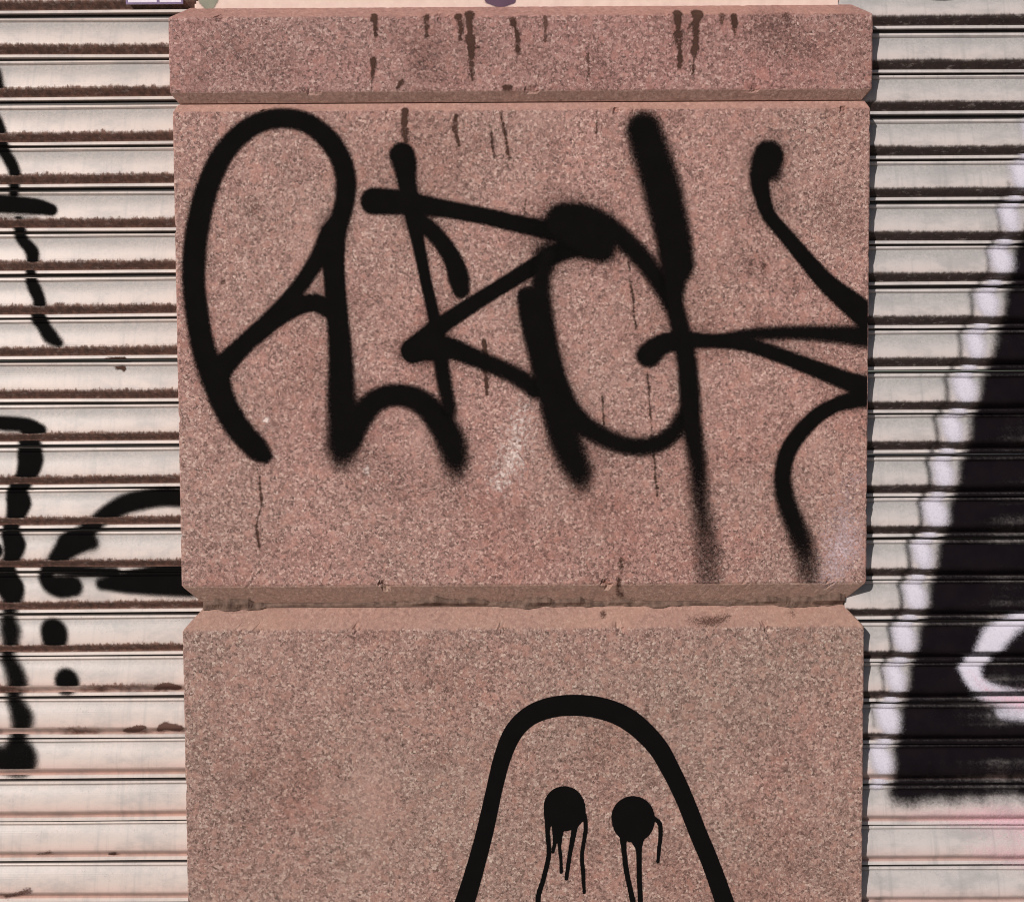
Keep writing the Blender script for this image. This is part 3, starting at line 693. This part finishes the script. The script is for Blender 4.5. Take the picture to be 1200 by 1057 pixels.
cr = (XR - 19.5 * U, xr1)
dep = SY + 4 * U
edge = [(1215, 235), (1197, 275), (1187, 301), (1179, 354), (1165, 404), (1150, 451), (1137, 501), (1124, 555), (1111, 603), (1100, 648), (1088, 700), (1076, 748), (1062, 804), (1053, 847), (1047, 892), (1042, 940)]
ew = np.array([at(x, y, dep) for x, y in edge])
zbot = at(1120, 939, dep)[1]
def black_area(xs, zs):
    ex = np.interp(zs, ew[::-1, 1], ew[::-1, 0])
    d = (xs[None, :] - ex[:, None]) / U
    v = np.clip(d / 18 + 0.5, 0, 1)
    # thin coverage for grey smears and painted-in reflections, strongest on the right side
    sx_ = 0.5 + 0.5 * wob(xs * 16, 3, 6)[None, :]; sz_ = 0.5 + 0.5 * wob(zs * 42, 8, 6)[:, None]
    thin = 1 - 0.34 * np.clip((d - 25) / 60, 0, 1) * sx_ * sz_ - 0.16 * sz_
    v = v * np.clip(thin, 0, 1)
    v *= np.clip((zs[:, None] - zbot - 5 * U * wob(xs * 12, 77, 5)[None, :]) / (24 * U) + 0.5, 0, 1)
    v *= np.clip((ew[0, 1] - zs) / (10 * U), 0, 1)[:, None]
    return v.astype(np.float32)
bx = at(1030, 900, dep)[0]
slat_film('black_fill', shr, topsR, pitchR, None, SHFILL, cr, step=3, under=0.9, poly=((bx, at(1420, 500, dep)[0], zbot - 20 * U, ew[0, 1]), black_area), label='big black sprayed shape inside the white edge')
slat_film('grey_overspray', shr, topsR, pitchR, [[(1181, 215, 5, 6, .5), (1160, 305, 6, 7, .6), (1142, 354, 6, 7, .6), (1127, 404, 6, 7, .6), (1112, 451, 6, 7, .65), (1100, 501, 6, 7, .65), (1091, 555, 6, 7, .7), (1080, 603, 6, 7, .7), (1068, 648, 6, 7, .7), (1057, 700, 6, 7, .7), (1046, 748, 6, 6, .7), (1035, 800, 5, 6, .6), (1024, 850, 4, 5, .5)]], SHBLACK, cr, label='thin grey overspray along the outside of the white edge', under=.9)
wc = [(1215, 150), (1200, 205), (1186, 255), (1174, 306), (1160, 354), (1146, 404), (1132, 451), (1119, 501), (1108, 555), (1096, 603), (1085, 648), (1073, 700), (1061, 748), (1050, 804), (1041, 847), (1034, 892), (1028, 945)]
wx = lambda y: float(np.interp(y, [q[1] for q in wc], [q[0] for q in wc]))
wpts = []
for k_, y_ in enumerate(LR[2:18]):
    j_ = 2.5 * math.sin(k_ * 2.3)
    for dy_, w_, sf_, k2_ in ((5, 20, 8, .8), (14, 26 + j_, 10, .97), (23, 25 + j_, 10, .97), (32, 18, 9, .8), (40, 12, 8, .6), (46, 18, 6, .85)):
        if y_ + dy_ < 945: wpts.append((wx(y_ + dy_) + 0.4 * j_ + (2 if dy_ > 30 else 0), y_ + dy_, w_, sf_, k2_))
slat_film('white_edge', shr, topsR, pitchR, [wpts], WHITE, cr, label='wide white sprayed edge slanting down the slats', under=.3)
slat_film('white_hook', shr, topsR, pitchR, [[(1260, 714, 26, 7), (1220, 720, 24), (1190, 732, 24), (1165, 750, 27), (1150, 770, 27), (1141, 788, 25), (1148, 804, 22, 6, .95), (1175, 815, 23, 7, .9), (1215, 822, 26, 8, .9), (1265, 826, 26)], [(1178, 836, 14, 6, .7), (1230, 838, 18, 6, .9)]], WHITE, cr, label='white sprayed hook inside the black shape', under=.3)
slat_film('pink_tint', shr, topsR, pitchR, [[(1141, 790, 14, 10, .3), (1160, 812, 18, 12, .5), (1200, 820, 24, 14, .6), (1265, 826, 26, 14, .6)]], PINK, cr, label='pink tint over the lower curl of the white hook', under=.3)
slat_film('pink_haze', shr, topsR, pitchR, [[(1060, 955, 14, 18, .4), (1105, 956, 20, 18, .5), (1170, 958, 28, 22, .7), (1260, 970, 36, 26, .8)], [(1140, 995, 20, 22, .4), (1220, 1005, 30, 26, .7)]], PINK, cr, step=3, label='faint pink spray haze under the black shape', under=1)
slat_film('dark_smear', shr, topsR, pitchR, [[(1082, -8, 10, 2), (1108, -5, 12), (1134, -9, 10)]], SHBLACK, cr, label='dark smear at the top of the right shutter', under=1)

# ------------------------------------------------------------------ sticker on the left shutter, mostly above the frame
sx0, sz0 = at(148, 6, SY)
sx1, _ = at(215, 6, SY)
sh = 60 * U
root = empty('sticker', ((sx0 + sx1) / 2, SY - 0.0008, sz0)); tag(root, 'small white sticker with purple border on the left shutter above the pier corner', 'sticker')
O = root.location
link('paper', boxmesh('paper', sx0, sx1, SY - 0.0016, SY - 0.0006, sz0, sz0 + sh, O), PAPER, root)
bw = 2.2 * U
for (a_, b_, z0_, z1_) in ((sx0, sx1, sz0, sz0 + bw), (sx0, sx1, sz0 + sh - bw, sz0 + sh), (sx0, sx0 + bw, sz0 + bw, sz0 + sh - bw), (sx1 - bw, sx1, sz0 + bw, sz0 + sh - bw), (sx0 + 36 * U, sx0 + 39 * U, sz0 + bw, sz0 + sh - bw)):
    link('border', boxmesh('border', a_, b_, SY - 0.0021, SY - 0.0017, z0_, z1_, O), PURPLE, root)
print('XL XR', XL, XR, 'pitch', pitchL, pitchR)
